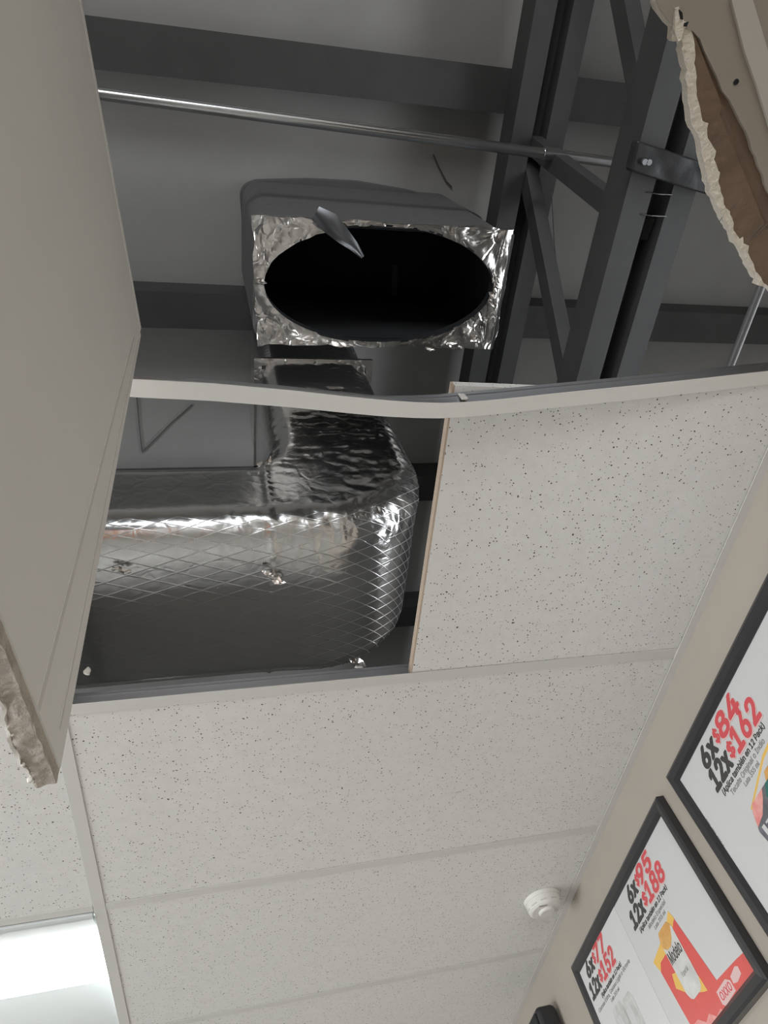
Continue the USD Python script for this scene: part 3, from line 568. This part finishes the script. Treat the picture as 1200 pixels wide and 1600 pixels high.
def price(t, txt_black, txt_red, y0, y1, z, h, X=PX):
    """'6x' in black, then '$95' in red with a pale halo"""
    L = y0 - y1; nb = len(txt_black); fb = .385 if nb == 2 else .40
    part(t, 'price_text', to_wall(wtext(txt_black, h * .96, True, .2, .048), y0, z, X - .0006, L * fb), 'ink')
    dl = L * .105
    for txt, hh, yy, zz, ln in (('$', h * .60, y0 - L * fb, z + h * .20, dl * 1.1), (txt_red[1:], h * 1.05, y0 - L * fb - dl, z, L * (1 - fb) - dl)):
        part(t, 'price_halo', to_wall(wtext(txt, hh, True, .2, .065), yy + .0015, zz - .0015, X - .0003, ln + .003), 'halo')
        part(t, 'price_text', to_wall(wtext(txt, hh, True, .2, .026), yy, zz, X - .0008, ln), 'ink_red')
def line(t, s, y0, y1, z, h, bold, ink='ink_grey', X=PX): part(t, 'small_text', to_wall(wtext(s, h, bold, .12), y0, z, X - .0003, y0 - y1), ink)

p1 = poster('price_poster', 2.045, 1.283, 'lower framed price poster with a drink can on red, reading 6x$95 12x$188')
part(p1, 'paper_sheet', bx(PX, PX + .0007, 1.300, 1.690, .420, .757), 'paper')
part(p1, 'paper_sheet', bx(PX - .0009, PX, 1.683, 2.025, .420, .757), 'paper_b', label='whiter left sheet overlapping its neighbour')
price(p1, '6x', '$95', 1.603, 1.432, .708, .031); price(p1, '12x', '$188', 1.642, 1.408, .668, .033)
line(p1, '(Aplica también en 12 Pack)', 1.620, 1.432, .651, .0095, True, 'ink'); line(p1, 'Modelo Especial', 1.578, 1.466, .638, .0085, False); line(p1, 'Lata 355 ml', 1.556, 1.485, .626, .0075, False)
XL = PX - .0009
price(p1, '6x', '$77', 1.976, 1.800, .712, .031, XL); price(p1, '12x', '$152', 2.003, 1.785, .671, .033, XL)
line(p1, '(Aplica también en 12 Pack)', 1.945, 1.775, .653, .0090, True, 'ink', XL); line(p1, 'Corona Extra, Corona Light o Victoria', 1.995, 1.728, .639, .0085, False, 'ink_grey', XL); line(p1, 'Lata 355 ml', 1.905, 1.838, .626, .0075, False, 'ink_grey', XL)
# printed picture, right sheet
part(p1, 'printed_shape', wpoly([(1.631, .592), (1.575, .600), (1.505, .612), (1.474, .624), (1.466, .606), (1.478, .560), (1.560, .545), (1.618, .566)], PX - .0001), 'adv_yellow')
part(p1, 'printed_shape', wpoly([(1.602, .578), (1.619, .566), (1.607, .455), (1.600, .421), (1.311, .421), (1.311, .462), (1.345, .465), (1.438, .470), (1.467, .604), (1.48, .600), (1.52, .580)], PX - .0003), 'adv_red')
part(p1, 'printed_shape', wpoly([(1.606, .455), (1.600, .421), (1.46, .421), (1.475, .436), (1.50, .432), (1.52, .446), (1.545, .440), (1.57, .455)], PX - .0006), 'adv_pink')
part(p1, 'printed_shape', wpoly([(1.580, .545), (1.592, .522), (1.560, .500), (1.500, .476), (1.484, .472), (1.488, .500), (1.52, .53)], PX - .0006), 'adv_yellow')
can = lambda yl, yr, zb_, zt_: [(yl, zb_ + .018), (yl - .008, zb_ + .005), (yl - .018, zb_), (yr + .018, zb_), (yr + .008, zb_ + .005), (yr, zb_ + .018), (yr, zt_ - .016), (yr + .009, zt_ - .003), (yr + .013, zt_), (yl - .013, zt_), (yl - .009, zt_ - .003), (yl, zt_ - .016)]
part(p1, 'printed_can', wpoly(can(1.563, 1.489, .482, .616), PX - .0009), 'adv_silver'); part(p1, 'printed_can', wpoly([(1.563, .590), (1.563, .600), (1.554, .613), (1.550, .616), (1.502, .616), (1.498, .613), (1.492, .604), (1.51, .587), (1.53, .578), (1.55, .580)], PX - .0012), 'adv_gold')
part(p1, 'can_lettering', to_wall(wtext('Modelo', .022, True), 1.560, .554, PX - .0012, .066), 'ink'); part(p1, 'can_lettering', to_wall(wtext('Especial', .009, False), 1.543, .523, PX - .0012, .034), 'ink_grey')
lg = [(1.460, .437), (1.458, .458), (1.410, .460), (1.396, .452), (1.396, .434), (1.452, .431)]
part(p1, 'shop_logo', wpoly(lg, PX - .0007), 'halo'); part(p1, 'shop_logo', to_wall(wtext('OXXO', .0135, True), 1.453, .4395, PX - .0010, .052), 'ink_red')
part(p1, 'shop_logo', wpoly([(1.391, .444), (1.389, .455), (1.360, .460), (1.350, .456), (1.352, .444), (1.376, .440)], PX - .0007), 'halo')
# printed cans, left sheet
for k, (L) in enumerate(([(961, 1572), (972, 1568), (983, 1592), (995, 1620), (975, 1625)], [(974, 1560), (983, 1547), (995, 1565), (1020, 1610), (990, 1610)])):
    c0 = w(L, XL); yy = [a for a, b in c0]; zz = [b for a, b in c0]
    part(p1, 'printed_can', wpoly(can(max(yy), max(yy) - .070, .435, max(zz)), XL - .0001), 'adv_grey'); part(p1, 'printed_can', wpoly([(max(yy) - .010, .45), (max(yy) - .010, max(zz) - .022), (max(yy) - .040, max(zz) - .022), (max(yy) - .040, .45)], XL - .0005), 'paper')

p2 = poster('price_poster', 1.216, .454, 'upper framed price poster at the right edge, reading 6x$84 12x$162')
part(p2, 'paper_sheet', bx(PX, PX + .0007, .470, 1.200, .420, .757), 'paper')
price(p2, '6x', '$84', 1.100, .917, .702, .034); price(p2, '12x', '$162', 1.113, .886, .661, .036)
line(p2, '(Aplica también en 12 Pack)', 1.100, .905, .6445, .0100, True, 'ink'); line(p2, 'Tecate Original o Indio', 1.080, .928, .6305, .0095, False); line(p2, 'Lata 355 ml', 1.037, .973, .618, .0082, False)
part(p2, 'printed_shape', wpoly([(1.062, .590), (.955, .622), (.80, .640), (.66, .610), (.62, .455), (1.02, .455)], PX - .0001), 'adv_yellow')
part(p2, 'printed_shape', wpoly([(1.057, .587), (.957, .616), (.80, .634), (.66, .604), (.625, .46), (1.015, .46)], PX - .0005), 'paper')
part(p2, 'printed_can', wpoly([(1.078, .555), (1.064, .580), (1.050, .592), (.985, .592), (.972, .575), (.962, .44), (1.060, .44)], PX - .0009), 'adv_dark'); part(p2, 'printed_can', wpoly([(1.074, .561), (1.062, .583), (1.049, .592), (1.005, .592), (1.02, .580), (1.045, .566)], PX - .0012), 'adv_pink')
part(p2, 'printed_can', wpoly([(1.066, .556), (1.058, .45), (1.050, .45), (1.056, .556)], PX - .0012), 'paper')
part(p2, 'can_lettering', to_wall(wtext('Tecate', .020, True, .2), 1.050, .535, PX - .0013, .080), 'paper')
part(p2, 'printed_can', wpoly([(1.008, .578), (.992, .592), (.925, .592), (.912, .578), (.905, .45), (.990, .45)], PX - .0010), 'adv_teal'); part(p2, 'printed_can', wpoly([(.985, .592), (.93, .592), (.94, .604), (.975, .604)], PX - .0013), 'adv_gold')
for k in range(16): part(p2, 'margin_print', bx(PX - .0004, PX, 1.1855, 1.1900, .650 - .0036 * k, .6525 - .0036 * k), 'ink_grey') if k % 5 != 4 else None
part(p2, 'printed_shape', wpoly([(1.188, .420), (1.188, .463), (1.12, .455), (1.0, .44), (1.0, .42)], PX - .0002), 'adv_red')

# ---------------------------------------------------------------- black loudspeaker low on the wall
sk = thing('wall_speaker', (.91, 2.34, .70), 'small black loudspeaker on the wall at the bottom edge, beside the lower poster', 'loudspeaker')
part(sk, 'cabinet', rbx(.868, .930, 2.268, 2.395, .58, .778, .014), 'black_plastic', 40)
part(sk, 'bracket', bx(.928, .9395, 2.31, 2.35, .62, .74), 'frame')
part(sk, 'grille', rbx(.862, .870, 2.280, 2.383, .60, .765, .003), 'liner', 40)
